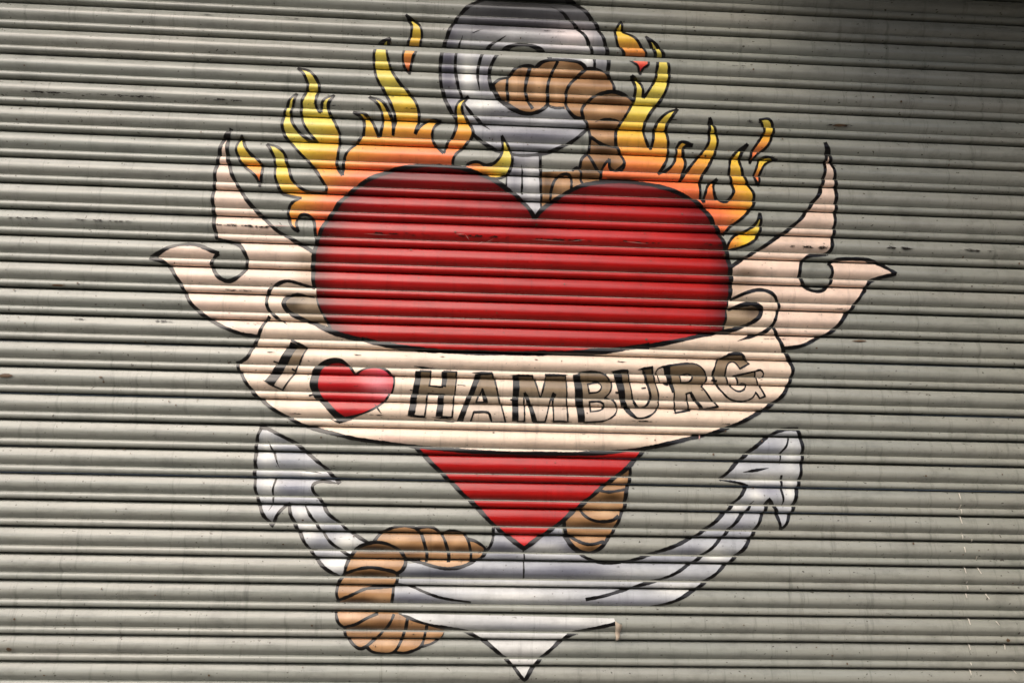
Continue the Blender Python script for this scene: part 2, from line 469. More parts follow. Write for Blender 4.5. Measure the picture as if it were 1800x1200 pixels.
ARMS = P('460,751* 454,767 450,792 449,817 449,842 451,865 456,885 465,905 480,923* 490,902 508,884* 512,902 522,925 535,950 550,972 570,995 600,1013* 690,1064* 1130,1068* 1150,1066 1185,1055 1215,1040 1240,1022 1262,1004 1287,982 1310,960 1327,932 1342,902 1352,876* 1365,900 1374,930* 1385,915 1395,887 1402,860 1406,830 1410,797 1408,772 1401,755* 1382,754 1362,760 1337,777 1312,797 1285,822 1265,842* 1300,847 1315,853* 1302,871 1287,886 1270,905 1250,922 1225,940 1195,955 1162,967 1130,978 1100,986 1075,989 1050,987 1025,977 990,940* 985,915* 921,963* 872,922* 868,935 861,960 848,977* 720,990* 650,954* 620,937 597,917 577,900 565,880 553,865 550,853 566,846 597,849* 590,840 570,820 545,800 525,782 505,770 482,759')
arm_blobs = [(470, 790, 12, 30, (237, 237, 231), 0.92), (510, 800, 22, 18, (143, 147, 157), 0.80), (475, 850, 16, 22, (243, 243, 236), 0.92), (515, 858, 28, 18, (147, 150, 164), 0.92), (548, 830, 24, 8, (237, 237, 231), 0.92),
    (545, 930, 20, 14, (237, 237, 230), 1.00), (575, 948, 20, 18, (125, 128, 140), 0.80), (610, 955, 25, 12, (243, 243, 236), 1.00), (592, 990, 22, 14, (237, 237, 231), 0.92), (530, 905, 12, 12, (231, 231, 227), 0.80), (590, 920, 14, 12, (156, 159, 169), 0.80),
    (890, 965, 40, 16, (98, 99, 112), 1.00), (905, 940, 14, 14, (218, 218, 217), 0.69), (965, 945, 30, 14, (125, 127, 140), 0.92), (975, 965, 60, 12, (224, 224, 221), 0.80), (1010, 960, 26, 14, (88, 89, 104), 0.80),
    (780, 1008, 90, 10, (82, 85, 96), 1.00), (900, 1008, 110, 9, (125, 127, 137), 0.92), (1010, 1003, 90, 12, (106, 108, 121), 0.92), (1120, 1005, 60, 12, (193, 195, 195), 0.69), (1160, 985, 40, 10, (143, 146, 157), 0.80),
    (850, 1028, 160, 8, (243, 243, 236), 0.92), (730, 1052, 70, 10, (125, 127, 140), 1.00), (900, 1048, 100, 10, (227, 227, 224), 0.92), (1100, 1060, 80, 9, (150, 151, 166), 0.80), (1190, 1035, 40, 12, (241, 241, 236), 0.92),
    (1215, 970, 30, 12, (125, 127, 140), 0.80), (1255, 975, 22, 14, (237, 237, 231), 0.92), (1260, 940, 20, 10, (156, 160, 169), 0.80), (1300, 925, 18, 16, (150, 151, 164), 0.69), (1295, 895, 14, 12, (240, 240, 234), 0.92),
    (1330, 870, 14, 12, (240, 240, 234), 0.92), (1350, 790, 22, 12, (156, 160, 172), 0.80), (1390, 800, 14, 30, (218, 220, 217), 0.80), (1345, 840, 40, 10, (237, 237, 231), 0.92), (1355, 862, 22, 10, (150, 151, 164), 0.80), (1388, 860, 12, 24, (237, 237, 231), 0.92)]
fm = Film(); fm.add_polys(triangles(outline(ARMS)), airbrush((176, 179, 182), [b[:4] + ((b[4][0], b[4][1], int(b[4][2] * 0.99)), b[5]) for b in arm_blobs]), 1); fm.build('anchor_arms', anchor)
ln = Film()
lines(ln, [(P('460,752 454,767 450,792 449,817 449,842 451,865 456,885 465,905 480,923* 490,902 508,884* 512,902 522,925 535,950 550,972 570,995 600,1013 612,1008'), 7.5, 0, 1),
    (P('456,752 470,753 485,760 505,770 525,782 545,800 570,820 590,840 598,850*'), 8), (P('598,850 566,846 551,852 553,865 565,880 577,900 597,917 620,937 652,955'), 7, 1, 0),
    (P('534,884 545,902 562,927 580,950 600,967 618,978'), 6.5, 1, 0), (P('471,774 480,792 491,822'), 4.5, 1, 1), (P('512,825 540,827 566,831'), 3.5, 1, 1), (P('486,840 481,860 479,886 473,897'), 4.5, 0, 1),
    (P('868,922 867,945 861,960 848,978'), 6.5), (P('990,938 1005,960 1025,977 1050,987 1075,989 1100,986 1130,978 1162,967 1195,955 1225,940 1250,922 1270,905 1287,886 1302,871 1315,853*'), 7.5),
    (P('1315,853 1295,847 1264,843'), 5, 0, 1), (P('1264,843 1285,822 1312,797 1337,777 1362,760 1382,754 1402,754'), 8), (P('1400,752 1408,772 1410,797 1406,830 1402,860 1395,887 1385,915 1374,931*'), 7.5),
    (P('1374,931 1365,900 1352,876* 1347,885 1342,902 1327,932 1310,960 1287,982 1262,1004 1237,1023 1215,1040 1185,1055 1150,1066 1128,1069'), 7.5, 0, 1),
    (P('1326,879 1307,902 1282,930 1257,957 1225,982 1195,1002 1162,1017 1125,1027 1100,1036 1062,1046 1029,1052'), 7, 1, 0),
    (P('1387,770 1382,782 1372,797 1370,816'), 5, 0, 1), (P('1304,829 1325,826 1350,822'), 6, 1, 1), (P('1372,834 1374,855 1377,880 1375,892'), 5, 0, 1),
    (P('920,966 921,985 921,1016'), 3.5), (P('694,1024 720,1030 750,1041 780,1050 828,1058'), 5.5, 0, 0)], 3)
ln.build('outline', anchor)
CROWN = P('705,1078* 1079,1086* 1081,1093* 1010,1111 985,1127 957,1150 937,1172 922,1195* 907,1177 892,1160 870,1140 845,1122 820,1109 787,1102 750,1096 715,1086')
fm = Film(); fm.add_polys(triangles(outline(CROWN)), airbrush((206, 206, 201), [(850, 1088, 90, 10, (176, 178, 179), .6), (930, 1102, 110, 9, (161, 164, 170), .8), (1000, 1090, 40, 7, (209, 209, 204), .8)]), 1); fm.build('anchor_foot', anchor)
ln = Film(); lines(ln, [(P('690,1078 715,1084 750,1096 787,1102 820,1109 845,1122 870,1140 892,1160 907,1177 922,1195* 937,1172 957,1150 985,1127 1010,1111 1081,1094'), 8, 1, 0)], 3); ln.build('outline', anchor)

# ---- ropes
def rope(name_label, turns, body, strokes, shades, layer=4):
    o = bpy.data.objects.new('rope', None); C.objects.link(o); o.parent = mural; o['label'] = name_label
    fm = Film(); fm.add_polys(triangles(outline(body)), airbrush((164, 124, 84), shades), layer, 7.0); fm.build('rope_strand', o)
    ln = Film(); lines(ln, strokes, layer + 1); ln.build('outline', o)
    return o
BR = (82, 56, 32); LT = (222, 180, 136)
ROPE_A = P('867,150 878,141 893,137* 905,123 915,118 930,116 941,119* 955,110 975,107 1000,108 1020,112 1032,121* 1042,121 1060,126 1072,137 1078,152 1079,163* 1095,167 1110,177 1105,197 1090,218 1082,240 1083,258 1090,270 1097,287 1080,301 1058,312 1056,326* 1024,330 1000,338 970,352 953,364* 953,303* 1007,302* 1020,292 1024,280 1035,268* 1036,252 1035,238 1032,220* 1022,210 1008,205 995,194* 978,191 962,185* 950,195 932,200 912,197 895,185 876,172')
rope('tan rope looped through the anchor ring', None, ROPE_A,
    [(P('867,150 878,141 893,137* 905,123 915,118 930,116 941,119* 955,110 975,107 1000,108 1020,112 1032,121* 1042,121 1060,126 1072,137 1078,152 1079,163'), 7), (P('867,150 876,172 895,186 912,197 932,200 950,195 962,185'), 7),
     (P('962,186 975,191 992,191'), 6), (P('892,138 891,160 893,181'), 6.5), (P('933,117 926,140 923,160 926,175 936,193'), 7.5), (P('981,109 970,130 963,150 962,175 963,186'), 7), (P('1030,123 1010,140 997,157 994,175 997,193 1010,206 1024,209'), 7),
     (P('1026,210 1022,195 1032,180 1050,167 1075,162 1097,167 1111,178'), 7), (P('1045,216 1060,210 1080,211 1092,216'), 6, 1, 0), (P('1036,241 1055,252 1083,260'), 6), (P('1024,208 1032,220 1036,240 1036,255 1035,268'), 6.5), (P('1083,230 1081,250 1090,270 1097,287 1082,301'), 6),
     (P('1035,268 1022,281 1019,296'), 6), (P('1034,273 1045,292 1057,306'), 6), (P('1005,301 1014,295 1021,304 1021,317 1026,327'), 6), (P('966,352 971,327 980,312 995,306 1004,313 1004,334'), 6), (P('1056,300 1055,326'), 4)],
    [(880, 155, 8, 14, LT, .5), (905, 150, 12, 30, LT, .75), (945, 152, 12, 30, LT, .8), (978, 165, 10, 20, LT, .7), (985, 120, 14, 8, LT, .8), (1035, 165, 28, 10, LT, .6), (1055, 142, 22, 9, BR, .5), (1070, 175, 30, 9, BR, .75), (1060, 195, 30, 8, LT, .7), (1065, 224, 24, 8, BR, .8), (1060, 243, 20, 8, LT, .5),
     (1060, 263, 24, 9, (83, 59, 34), 0.96), (1035, 300, 20, 18, (90, 65, 39), 0.72), (962, 320, 8, 30, (83, 60, 35), 0.84), (990, 335, 10, 16, LT, .6), (1065, 290, 16, 12, (89, 64, 39), 0.84), (915, 128, 14, 8, BR, .4), (895, 190, 30, 6, BR, .4)])
ROPE_B = P('1107,818* 1107,842 1101,865 1097,890 1085,920 1070,945 1055,962 1037,971 1020,967 1002,952 994,932 992,913 1005,902 1025,884 1060,855 1095,827')
rope('tan rope end hanging from the lower right side of the heart', None, ROPE_B,
    [(P('1106,820 1107,842 1101,865 1097,890 1085,920 1070,945 1055,962 1037,971 1020,967 1002,952 994,932 992,913'), 7.5), (P('1050,860 1070,864 1100,860'), 6), (P('1018,893 1030,907 1050,915 1075,914 1088,906'), 6.5), (P('994,937 1015,950 1037,956 1062,951'), 6.5)],
    [(1080, 846, 20, 7, LT, .6), (1075, 872, 22, 8, (82, 58, 30), 0.96), (1065, 898, 24, 9, (213, 178, 136), 0.96), (1045, 922, 30, 8, (89, 62, 33), 0.84), (1035, 942, 22, 7, (204, 164, 121), 0.96), (1040, 963, 16, 6, (89, 64, 35), 0.84)])
ROPE_C = P('617,977 625,966 638,957 657,952* 670,937 690,927 710,924 730,927 750,925 767,929 780,936* 792,932 810,935 822,947* 837,951 852,962* 847,977 832,987 812,995 787,998 762,994 735,987 713,985* 712,993 705,1002 699,1007* 697,1020 692,1031* 691,1045 689,1060* 700,1079* 725,1090 750,1097 782,1107* 775,1120 760,1130 740,1135* 725,1142 710,1146 694,1144* 675,1147 657,1144 647,1136* 635,1138 620,1130 610,1117 605,1104* 595,1092 590,1075 594,1052* 592,1040 596,1022 607,1007* 610,992')
rope('tan rope wound round the lower left arm of the anchor', None, ROPE_C,
    [(P('657,952 670,937 690,927 710,924 732,928 742,942 749,965 750,988'), 6.5), (P('732,928 750,925 767,929 780,945 787,965 789,988'), 6.5), (P('780,937 792,932 810,935 822,947 827,965 827,983'), 6.5), (P('822,947 837,951 853,963 847,977 832,987 812,995 787,998 762,994 735,987 713,982'), 6.5),
     (P('607,1007 610,992 617,977 625,966 638,957 660,952 682,955 700,965 712,981 713,992 706,1002 698,1006'), 7.5), (P('605,1008 625,1000 650,996 675,999 698,1006 697,1022 692,1031 691,1045 688,1061'), 7), (P('607,1007 596,1022 592,1040 595,1053'), 7),
     (P('595,1054 617,1045 642,1035 670,1032 693,1030'), 7), (P('595,1052 590,1075 595,1092 606,1102'), 7), (P('604,1101 625,1095 645,1085 664,1078'), 6.5), (P('605,1102 610,1117 620,1130 636,1138 657,1125 675,1107 687,1090 692,1079'), 6.5),
     (P('646,1136 657,1144 675,1147 693,1144 705,1127 712,1107 716,1086'), 6.5), (P('693,1144 710,1146 725,1142 741,1134 747,1117 750,1097'), 6.5), (P('741,1135 760,1130 775,1120 783,1107'), 5, 0, 1)],
    [(660, 965, 40, 10, (70, 48, 25), 1.00), (660, 985, 40, 8, (209, 165, 121), 0.96), (650, 1008, 40, 8, (64, 42, 19), 1.00), (645, 1024, 44, 8, (204, 163, 122), 0.96), (670, 1050, 18, 9, LT, .6), (630, 1055, 30, 7, (70, 44, 21), 0.84), (615, 1082, 26, 9, (213, 172, 134), 0.96), (640, 1102, 40, 8, (76, 52, 25), 0.84), (635, 1120, 30, 7, (207, 163, 125), 0.96), (680, 1095, 30, 8, (89, 60, 35), 0.72),
     (700, 950, 26, 8, LT, .7), (720, 968, 24, 9, (88, 58, 30), 0.84), (765, 945, 12, 10, LT, .6), (770, 962, 14, 8, (88, 58, 30), 0.84), (805, 950, 14, 10, LT, .6), (810, 966, 14, 8, (88, 58, 30), 0.72), (790, 985, 50, 7, (212, 172, 129), 0.96), (680, 1130, 16, 9, LT, .7), (715, 1128, 14, 9, (199, 156, 114), 0.84), (755, 1120, 14, 7, LT, .7)])

# ---- flames
Y0, Y1, Y2, Y3 = (232, 212, 96), (238, 200, 74), (243, 170, 72), (240, 128, 74)
def ramp_col(f, stops):
    f = max(0.0, min(1.0, f)) * (len(stops) - 1); i = min(int(f), len(stops) - 2); a = f - i
    return [stops[i][e] + (stops[i + 1][e] - stops[i][e]) * a for e in (0, 1, 2)]
def flame_col(px, py):
    return ramp_col(heart_dist(px, py) / 128.0, [(238, 110, 68), Y3, (242, 152, 72), Y2, (240, 188, 70), Y1, Y0])
def down_col(ya, yb, stops=(Y0, Y1, Y2, Y3)):
    return lambda px, py: ramp_col((py - ya) / (yb - ya), list(stops))
FL = []
def flame(label, pts, base, w=6.0, blobs=(), strokes=None):
    o = piece('flame', mural, pts, airbrush(base, blobs), 5, line=0 if strokes else w, strokes=strokes or (), label=label, cell=7.0)
    return o
LEFT_EDGE = '559,425* 555,415 554,396 547,382 535,377 525,381 521,392 526,407* 515,400 509,387 507,370 515,357 531,349* 515,346 497,340 490,330 485,312 484,292 482,277 476,263 469,254* 487,259 500,270 504,285 509,300 515,317 527,330 542,337 560,340 573,337 574,329* 560,307 545,287 525,267 510,250 499,235 496,217 501,197 510,177 522,165* 514,190 511,207 517,222 530,237 545,247 558,250* 542,232 532,215 530,200 531,180 537,165 541,150 535,132 523,120* 542,125 555,137 561,152 557,170 555,185 561,197 565,199* 566,185 572,175 588,168* 577,185 580,200 590,220 597,237 597,255 594,275 592,287 596,300 603,310* 604,290 607,275 617,262 632,247 639,233 640,220 636,207 621,198* 642,202 655,217 666,243* 672,222 672,202 665,185 649,171* 672,180 685,200 690,217 690,238* 695,214 692,195 680,170 667,147 660,130 658,107 660,90 667,77 687,68* 681,82 682,100 689,125 700,143 715,160 730,180 736,197 736,212 729,236* 742,220 757,212 776,213* 764,222 759,237 763,252 780,271* 787,252 797,237 802,220 801,195 807,180 823,169* 812,190 817,205 827,222 831,235 825,247 815,259 802,271 796,283 797,296*'
FLAME_L = P(LEFT_EDGE + ' 730,310 650,330 600,370 572,405')
def edge_lines(s, w):
    secs = spline(P(s), False, 4.0)
    return [([(p[0], p[1]) for p in q], w) for q in secs]
flame('large yellow and orange flame along the left lobe of the heart', FLAME_L, flame_col, strokes=edge_lines(LEFT_EDGE, 6.2))
F2_EDGE = '813,297* 825,287 840,285 855,290 870,286 880,275 884,260 881,239* 892,255 900,275 899,292 891,307 875,314 852,312*'
flame('small curled flame beside the anchor shank', P(F2_EDGE + ' 840,308 825,303'), lambda px, py: ramp_col((px - 822) / 66, [Y3, (251, 150, 60), Y2, Y1, Y0]), strokes=edge_lines(F2_EDGE, 6))
RIGHT_EDGE = '1057,322* 1056,308 1060,294 1071,280* 1071,294 1081,301 1094,298 1097,287 1090,270 1082,252 1082,232 1092,215 1105,195 1114,175 1116,155 1110,134* 1122,143 1129,158 1130,174* 1142,157 1152,140 1155,122 1156,108 1153,96 1145,80 1135,65* 1157,82 1169,100 1176,120 1175,145 1165,170 1150,190 1138,207 1131,225 1133,245 1144,264* 1147,245 1150,227 1158,212 1172,200 1191,192* 1178,210 1170,225 1172,240 1174,260 1173,278 1165,294 1156,307* 1174,298 1185,285 1189,270 1189,260 1197,250 1217,256* 1204,257 1200,267 1204,285 1202,297 1195,318* 1210,297 1227,277 1240,260 1246,242 1246,208* 1257,230 1260,247 1257,268 1252,280 1242,297 1232,313 1230,330 1231,347 1236,357* 1240,337 1246,325 1260,315* 1254,328 1255,342 1262,352 1272,356 1282,350 1289,337 1286,322 1282,308 1281,295 1285,280 1295,267 1313,254* 1302,272 1300,287 1306,307 1315,325 1324,342 1324,357 1316,372 1300,387 1281,400 1271,414*'
flame('large yellow and orange flame along the right lobe of the heart', P(RIGHT_EDGE + ' 1255,400 1230,368 1180,343 1110,328'), flame_col, strokes=edge_lines(RIGHT_EDGE, 6.2))
flame('small yellow flame low on the right side of the heart', P('1277,441* 1281,427 1292,415 1312,405 1327,395 1336,376* 1337,395 1331,417 1320,427 1300,435'), lambda px, py: ramp_col((1336 - px) / 56, [Y0, Y1, (248, 200, 56), Y2, (251, 150, 60)]), 6)
flame('loose spark above the left flame', P('714,28* 735,42 742,57 740,75 735,87 727,101 724,112 720,130* 711,117 709,100 714,84 720,71 724,58 724,45'), down_col(35, 118), 5.5)
flame('loose spark beside the left ribbon tail', P('426,240* 430,255 440,270 457,285 462,300 457,327* 450,310 432,295 422,282 416,265 419,251'), down_col(250, 315), 6)
flame('loose spark right of the anchor ring', P('1092,38* 1095,55 1115,67 1132,87 1138,99 1140,115 1132,120 1125,131* 1121,117 1108,108 1095,90 1085,75 1082,55 1086,45'), down_col(45, 122, (Y0, Y1, Y2, Y3, (222, 60, 60))), 5.5)
flame('upper hooked spark left of the right ribbon tail', P('1334,212* 1350,211 1359,225 1356,242 1345,260 1330,272 1318,287* 1321,267 1330,252 1341,237 1342,224'), down_col(212, 268), 5.5)
flame('lower hooked spark left of the right ribbon tail', P('1366,281* 1350,276 1337,280 1329,295 1325,312 1334,326* 1335,307 1342,292 1352,285'), down_col(276, 312), 5)

# ---- ribbon tails
CREAM = (236, 210, 190)
WL = '552,444* 512,420 487,405 465,385 450,370 435,352 420,330 410,310 402,285 400,265 401,245 406,226* 397,240 390,255 385,275 380,300 377,327 375,350 376,375 378,400 382,421* 392,423 412,427 425,435 434,452 434,468 425,482 412,491 400,494 387,489 377,478 372,465 377,452 386,446* 370,440 350,432 327,430 300,435 280,445 263,453* 287,460 300,472 310,487 322,507 335,530 350,547 370,562 395,575 425,586 458,592*'
WR = '1282,471* 1315,450 1340,435 1370,415 1390,400 1412,380 1425,360 1440,340 1447,315 1450,292 1452,272 1449,251* 1456,268 1461,285 1466,302 1469,325 1469,350 1468,375 1466,400 1463,425 1460,440 1452,447* 1422,450 1410,460 1405,475 1406,490 1415,505 1430,512 1445,511 1457,500 1462,482 1460,468 1456,463* 1475,456 1500,455 1525,457 1550,467 1574,482* 1550,487 1527,496 1520,510 1512,519 1500,537 1482,560 1465,580 1437,595 1407,608 1376,612*'
SHADE = (176, 150, 124)
piece('ribbon_tail', mural, P(WL + ' 480,580 520,560 560,530 560,480'), airbrush(CREAM, [(545, 470, 22, 26, SHADE, .7), (535, 500, 20, 12, SHADE, .4), (400, 290, 10, 30, (240, 205, 182), .5), (540, 450, 16, 12, (200, 180, 156), .6)]), 5, strokes=edge_lines(WL, 8.0), label='cream ribbon tail with forked end left of the heart')
piece('ribbon_tail', mural, P(WR + ' 1340,590 1290,570 1270,520'), airbrush(CREAM, [(1310, 480, 22, 10, (140, 118, 98), .75), (1300, 505, 24, 14, (160, 135, 110), .6), (1375, 420, 60, 6, (226, 200, 176), .5)]), 5, strokes=edge_lines(WR, 7.5), label='cream ribbon tail with forked end right of the heart')

# ---- heart
RED = (196, 26, 30)
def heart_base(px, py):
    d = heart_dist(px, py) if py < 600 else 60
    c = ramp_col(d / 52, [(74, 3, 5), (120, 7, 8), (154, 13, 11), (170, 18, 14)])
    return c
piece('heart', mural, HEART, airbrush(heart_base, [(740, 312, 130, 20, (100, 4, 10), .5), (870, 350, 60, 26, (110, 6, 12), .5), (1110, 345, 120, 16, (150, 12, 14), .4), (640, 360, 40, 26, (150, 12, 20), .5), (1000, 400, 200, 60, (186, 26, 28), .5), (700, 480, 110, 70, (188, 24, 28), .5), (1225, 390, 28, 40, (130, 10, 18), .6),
    (940, 430, 90, 8, (200, 90, 70), .35), (930, 810, 160, 30, (182, 26, 28), .6), (920, 945, 26, 14, (226, 84, 84), .6), (1030, 880, 50, 20, (196, 30, 32), .4)]), 7, line=9.0, label='large glossy red heart with black outline', cell=9.0)

# ---- banner
TOP = '552,524 532,519 515,519 502,527 501,537 510,549 530,560 555,570 575,580 607,590 640,597 675,605 725,614 775,619 850,623 930,625 1005,624 1055,620 1092,615 1142,608 1192,599 1230,591 1267,584 1290,579 1312,571 1330,561 1338,551 1337,541 1322,534 1300,537 1280,545'
FRONT = P('474,556* 470,545 470,530 473,513 484,501 505,494 532,500 556,508* 556,522* 532,519 515,519 502,527 501,537 510,549 530,560 555,570 575,580 607,590 640,597 675,605 725,614 775,619 850,623 930,625 1005,624 1055,620 1092,615 1142,608 1192,599 1230,591 1267,584 1290,579 1312,571 1330,561 1338,551 1337,541 1322,534 1300,537 1278,545* 1280,527* 1310,515 1335,510 1355,516 1366,530 1368,545 1362,562 1356,573* 1363,584 1370,598 1376,612 1382,626 1391,640 1393,652 1389,668 1377,690 1355,710 1330,727 1292,745 1255,760 1205,772 1155,782 1117,788 1060,793 990,796 900,795 830,792 730,784 675,777 625,770 590,762 560,755 530,745 505,732 475,715 452,696 437,678 425,660 420,645 422,636* 437,627 443,615 450,602 458,585 465,570')
BC = (239, 216, 193)
banner = bpy.data.objects.new('banner', None); C.objects.link(banner); banner.parent = mural; banner['label'] = 'cream ribbon banner across the heart with black lettering'
fm = Film(); fm.add_polys(triangles(outline(FRONT)), airbrush(BC, [(700, 640, 300, 14, (241, 217, 196), .5), (600, 585, 60, 10, (226, 202, 180), .4), (920, 640, 200, 8, (241, 217, 196), .6), (1290, 595, 60, 12, (226, 200, 178), .5), (690, 770, 30, 10, (244, 196, 184), .5), (900, 785, 160, 8, (232, 208, 186), .5)]), 9, 12.0)
fm.build('ribbon_front', banner)
for pts, bl in ((P('556,522* 532,521 516,522 504,530 503,538 512,548 532,558 560,569* 578,575* 566,552 557,530'), [(515, 535, 16, 10, (74, 62, 44), .9), (545, 540, 18, 10, (180, 160, 134), .5)]),
                (P('1278,546* 1300,538 1322,535 1335,542 1335,551 1328,560 1310,570 1270,584* 1277,565'), [(1325, 545, 18, 12, (72, 58, 44), .9), (1290, 560, 20, 12, (168, 148, 122), .5)])):
    fm = Film(); fm.add_polys(triangles(outline(pts)), airbrush((150, 130, 104), bl), 10, 6.0); fm.build('ribbon_back', banner)
ln = Film()
lines(ln, [(P('554,524 532,519 515,519 502,527 501,537 510,549 530,560 555,570 575,580 607,590 640,597'), 9.5, 1, 0), (P('636,596 675,605 725,613 775,617 850,620 930,621 1005,620 1055,617 1092,613 1142,607'), 11.5), (P('1138,608 1192,599 1230,591 1267,584 1290,579 1312,571 1330,561 1338,551 1337,541 1322,534 1300,537 1280,545'), 8.5, 0, 0),
    (P('554,507 532,500 505,494 484,501 473,513 470,530 475,547 490,560 506,571'), 7, 0, 1), (P('1283,526 1310,515 1335,510 1355,516 1366,530 1368,545 1362,562 1355,575 1335,587 1296,600'), 7, 0, 1),
    (P('475,556 465,570 458,585 450,602 443,615 437,627 421,637'), 7.5), (P('418,634 421,650 425,660 437,678 452,696 475,715 505,732 530,745 560,755 590,762 625,770 675,777'), 7.5, 0, 0), (P('672,776 730,784 830,793 900,796 990,797 1060,795 1117,789 1155,783'), 8), (P('1150,784 1205,772 1255,760 1292,745 1330,727 1355,710 1377,690 1389,668 1393,652 1391,640 1382,626 1376,612 1370,598 1363,584 1356,572'), 8, 0, 0)], 11)
ln.build('outline', banner)

# lettering: I (heart) HAMBURG
TOPB, LOWB = (98, 80, 58), (196, 178, 160)
def letter(label, fills, shadows, strokes, holes=(), ya=650, yb=738, w=3.4, grey=False):
    fm = Film()
    def base(px, py): return ramp_col((py - ya) / (yb - ya), [(96, 80, 58), (134, 114, 88), (164, 146, 122), (202, 184, 164), (218, 200, 182)])
    for i, f in enumerate(fills):
        pts = P(f); hs = [P(h) for h in (holes if i == 0 else ())]
        fm.add_polys(triangles(outline(pts, 3.0), [outline(h, 3.0) for h in hs]), airbrush(base), 12, 7.0)
    for i, f in enumerate(fills):
        contour(fm, P(f), w, 14)
    for h in holes: contour(fm, P(h), w, 14)
    for s in shadows: fm.add_polys(triangles([(p[0], p[1]) for p in P(s)]), ink, 13, 30)
    lines(fm, strokes, 15)
    o = fm.build('letter', banner); o['label'] = label
    return o
letter('letter I', ['525,606* 541,611* 519,655* 496,684* 480,677* 503,642*'], ['511,601* 526,606* 503,643* 481,677* 465,670* 488,640*'], [(P('511,598 528,605 545,612'), 4, 0, 1), (P('462,668 480,677 499,685'), 4, 1, 1), (P('482,634 490,637'), 3), (P('514,648 520,651'), 3)], ya=606, yb=686)
letter('letter H', ['740,652* 758,653* 754,678* 777,680* 781,653* 803,654* 794,732* 776,731* 780,692* 752,690* 746,731* 727,729*'], ['731,652* 741,652* 728,729* 716,729*', '777,653* 787,653* 783,680* 775,679*', '771,692* 781,692* 777,731* 765,731*'],
    [(P('728,642 745,645 766,647'), 4, 1, 1), (P('772,648 806,651'), 3, 0, 1), (P('712,729 750,733'), 3.5, 1, 1), (P('758,732 798,735'), 3.5, 1, 1), (P('762,738 799,741'), 4, 0, 0), (P('720,684 730,686'), 3)])
letter('letter A', ['845,657* 866,657* 876,698* 888,741* 864,741* 857,724* 832,724* 826,741* 811,741* 828,698*'], ['836,657* 846,657* 829,698* 812,741* 801,741* 819,700*', '847,683* 858,706* 850,706* 846,692*'], [(P('830,655 866,656'), 4, 1, 0), (P('832,724 857,725 863,738'), 5)], ['847,683* 837,706* 857,706*'])
letter('letter M', ['911,660* 936,660* 949,699* 960,660* 994,660* 997,740* 972,740* 971,690* 957,740* 937,740* 921,690* 921,739* 909,739*'], ['901,660* 912,660* 910,739* 899,739*', '921,686* 928,694* 944,740* 934,740*', '971,688* 977,692* 973,706* 968,704*'], [(P('896,659 936,660'), 4, 1, 0), (P('958,659 998,659'), 4, 0, 1), (P('966,738 1005,740'), 3.5, 1, 1), (P('897,702 905,704'), 3)])
letter('letter B', ['1018,656* 1035,654 1055,656 1068,663 1074,675 1071,688 1062,698* 1077,704 1084,716 1079,729 1062,738 1045,740 1026,741* 1023,700*'], ['1007,659* 1019,657* 1024,700* 1027,741* 1015,741* 1010,700*'], [(P('1018,655 1035,652 1055,654 1066,659'), 5)], ['1032,676* 1050,673 1056,680 1050,688 1034,690*', '1036,706* 1055,706 1062,713 1055,721 1037,724*'])
letter('letter U', ['1090,652* 1104,651* 1107,680 1112,703 1122,715 1134,713 1141,700 1136,676 1130,648* 1146,646* 1152,677 1157,705 1152,722 1137,732 1118,734 1101,725 1091,707 1087,680'], ['1077,652* 1092,651* 1096,680* 1099,705* 1108,722* 1118,733* 1102,727* 1091,712* 1085,690*'], [(P('1074,652 1104,650'), 5, 1, 0), (P('1121,649 1148,645'), 5, 1, 0), (P('1132,652 1137,676 1142,700 1134,713 1122,716 1113,706'), 5.5), (P('1080,689 1088,690'), 3), (P('1126,683 1134,682'), 3)], ya=646)
letter('letter R', ['1176,643* 1205,639 1227,642 1240,655 1241,667 1232,680* 1245,697 1261,714* 1232,718* 1218,702 1210,690* 1204,692* 1211,722* 1186,726* 1183,690*'], ['1165,645* 1177,643* 1184,690* 1179,690* 1172,668*'], [(P('1152,662 1154,651 1163,645 1200,640 1226,640'), 4, 1, 1), (P('1154,655 1158,668 1167,676 1174,677'), 2.5), (P('1211,689 1221,703 1234,718'), 6), (P('1228,719 1262,714'), 4), (P('1182,727 1214,722'), 3, 1, 1)], ['1194,660* 1210,656 1217,662 1211,670 1197,671*'], ya=640, yb=726)
letter('letter G', ['1317,640* 1307,630 1302,623* 1280,624 1263,632 1254,655 1258,674 1270,692 1286,702 1305,704 1319,699 1326,690* 1333,699* 1342,696* 1330,670* 1326,652* 1290,660* 1294,665 1298,677* 1303,673 1312,675* 1306,685 1295,688 1284,681 1277,667 1275,650 1281,639 1291,637 1300,648*'], ['1258,640* 1254,655* 1258,674* 1270,693* 1290,704* 1274,698* 1260,684* 1252,668* 1251,652*'], [(P('1327,652 1336,650 1342,656 1340,663 1333,665'), 3.5), (P('1264,630 1282,622 1302,622 1312,633'), 4, 1, 1), (P('1250,668 1260,669'), 3)], ya=622, yb=704)
SH_OUT = P('626,655* 617,643 603,631 585,629 567,635 552,648 545,665 545,682 555,700 572,717 597,744* 612,737 635,728 657,720 676,707 690,688 694,667 684,651 662,645 640,648')
SH_IN = P('626,661* 617,650 604,639 587,638 571,646 561,660 560,684 572,702 590,720 606,731* 635,725 657,716 674,704 688,685 690,667 681,654 662,648 639,651')
fm = Film(); fm.add_polys(triangles(outline(SH_OUT)), ink, 11.5, 30)
fm.add_polys(triangles(outline(SH_IN)), airbrush((184, 24, 28), [(664, 674, 30, 26, (238, 138, 146), .9), (678, 655, 14, 10, (240, 80, 110), .7), (682, 690, 14, 12, (250, 170, 180), .6), (640, 665, 14, 10, (230, 130, 130), .5), (595, 690, 20, 30, (190, 22, 30), .5)]), 13, 5.0)
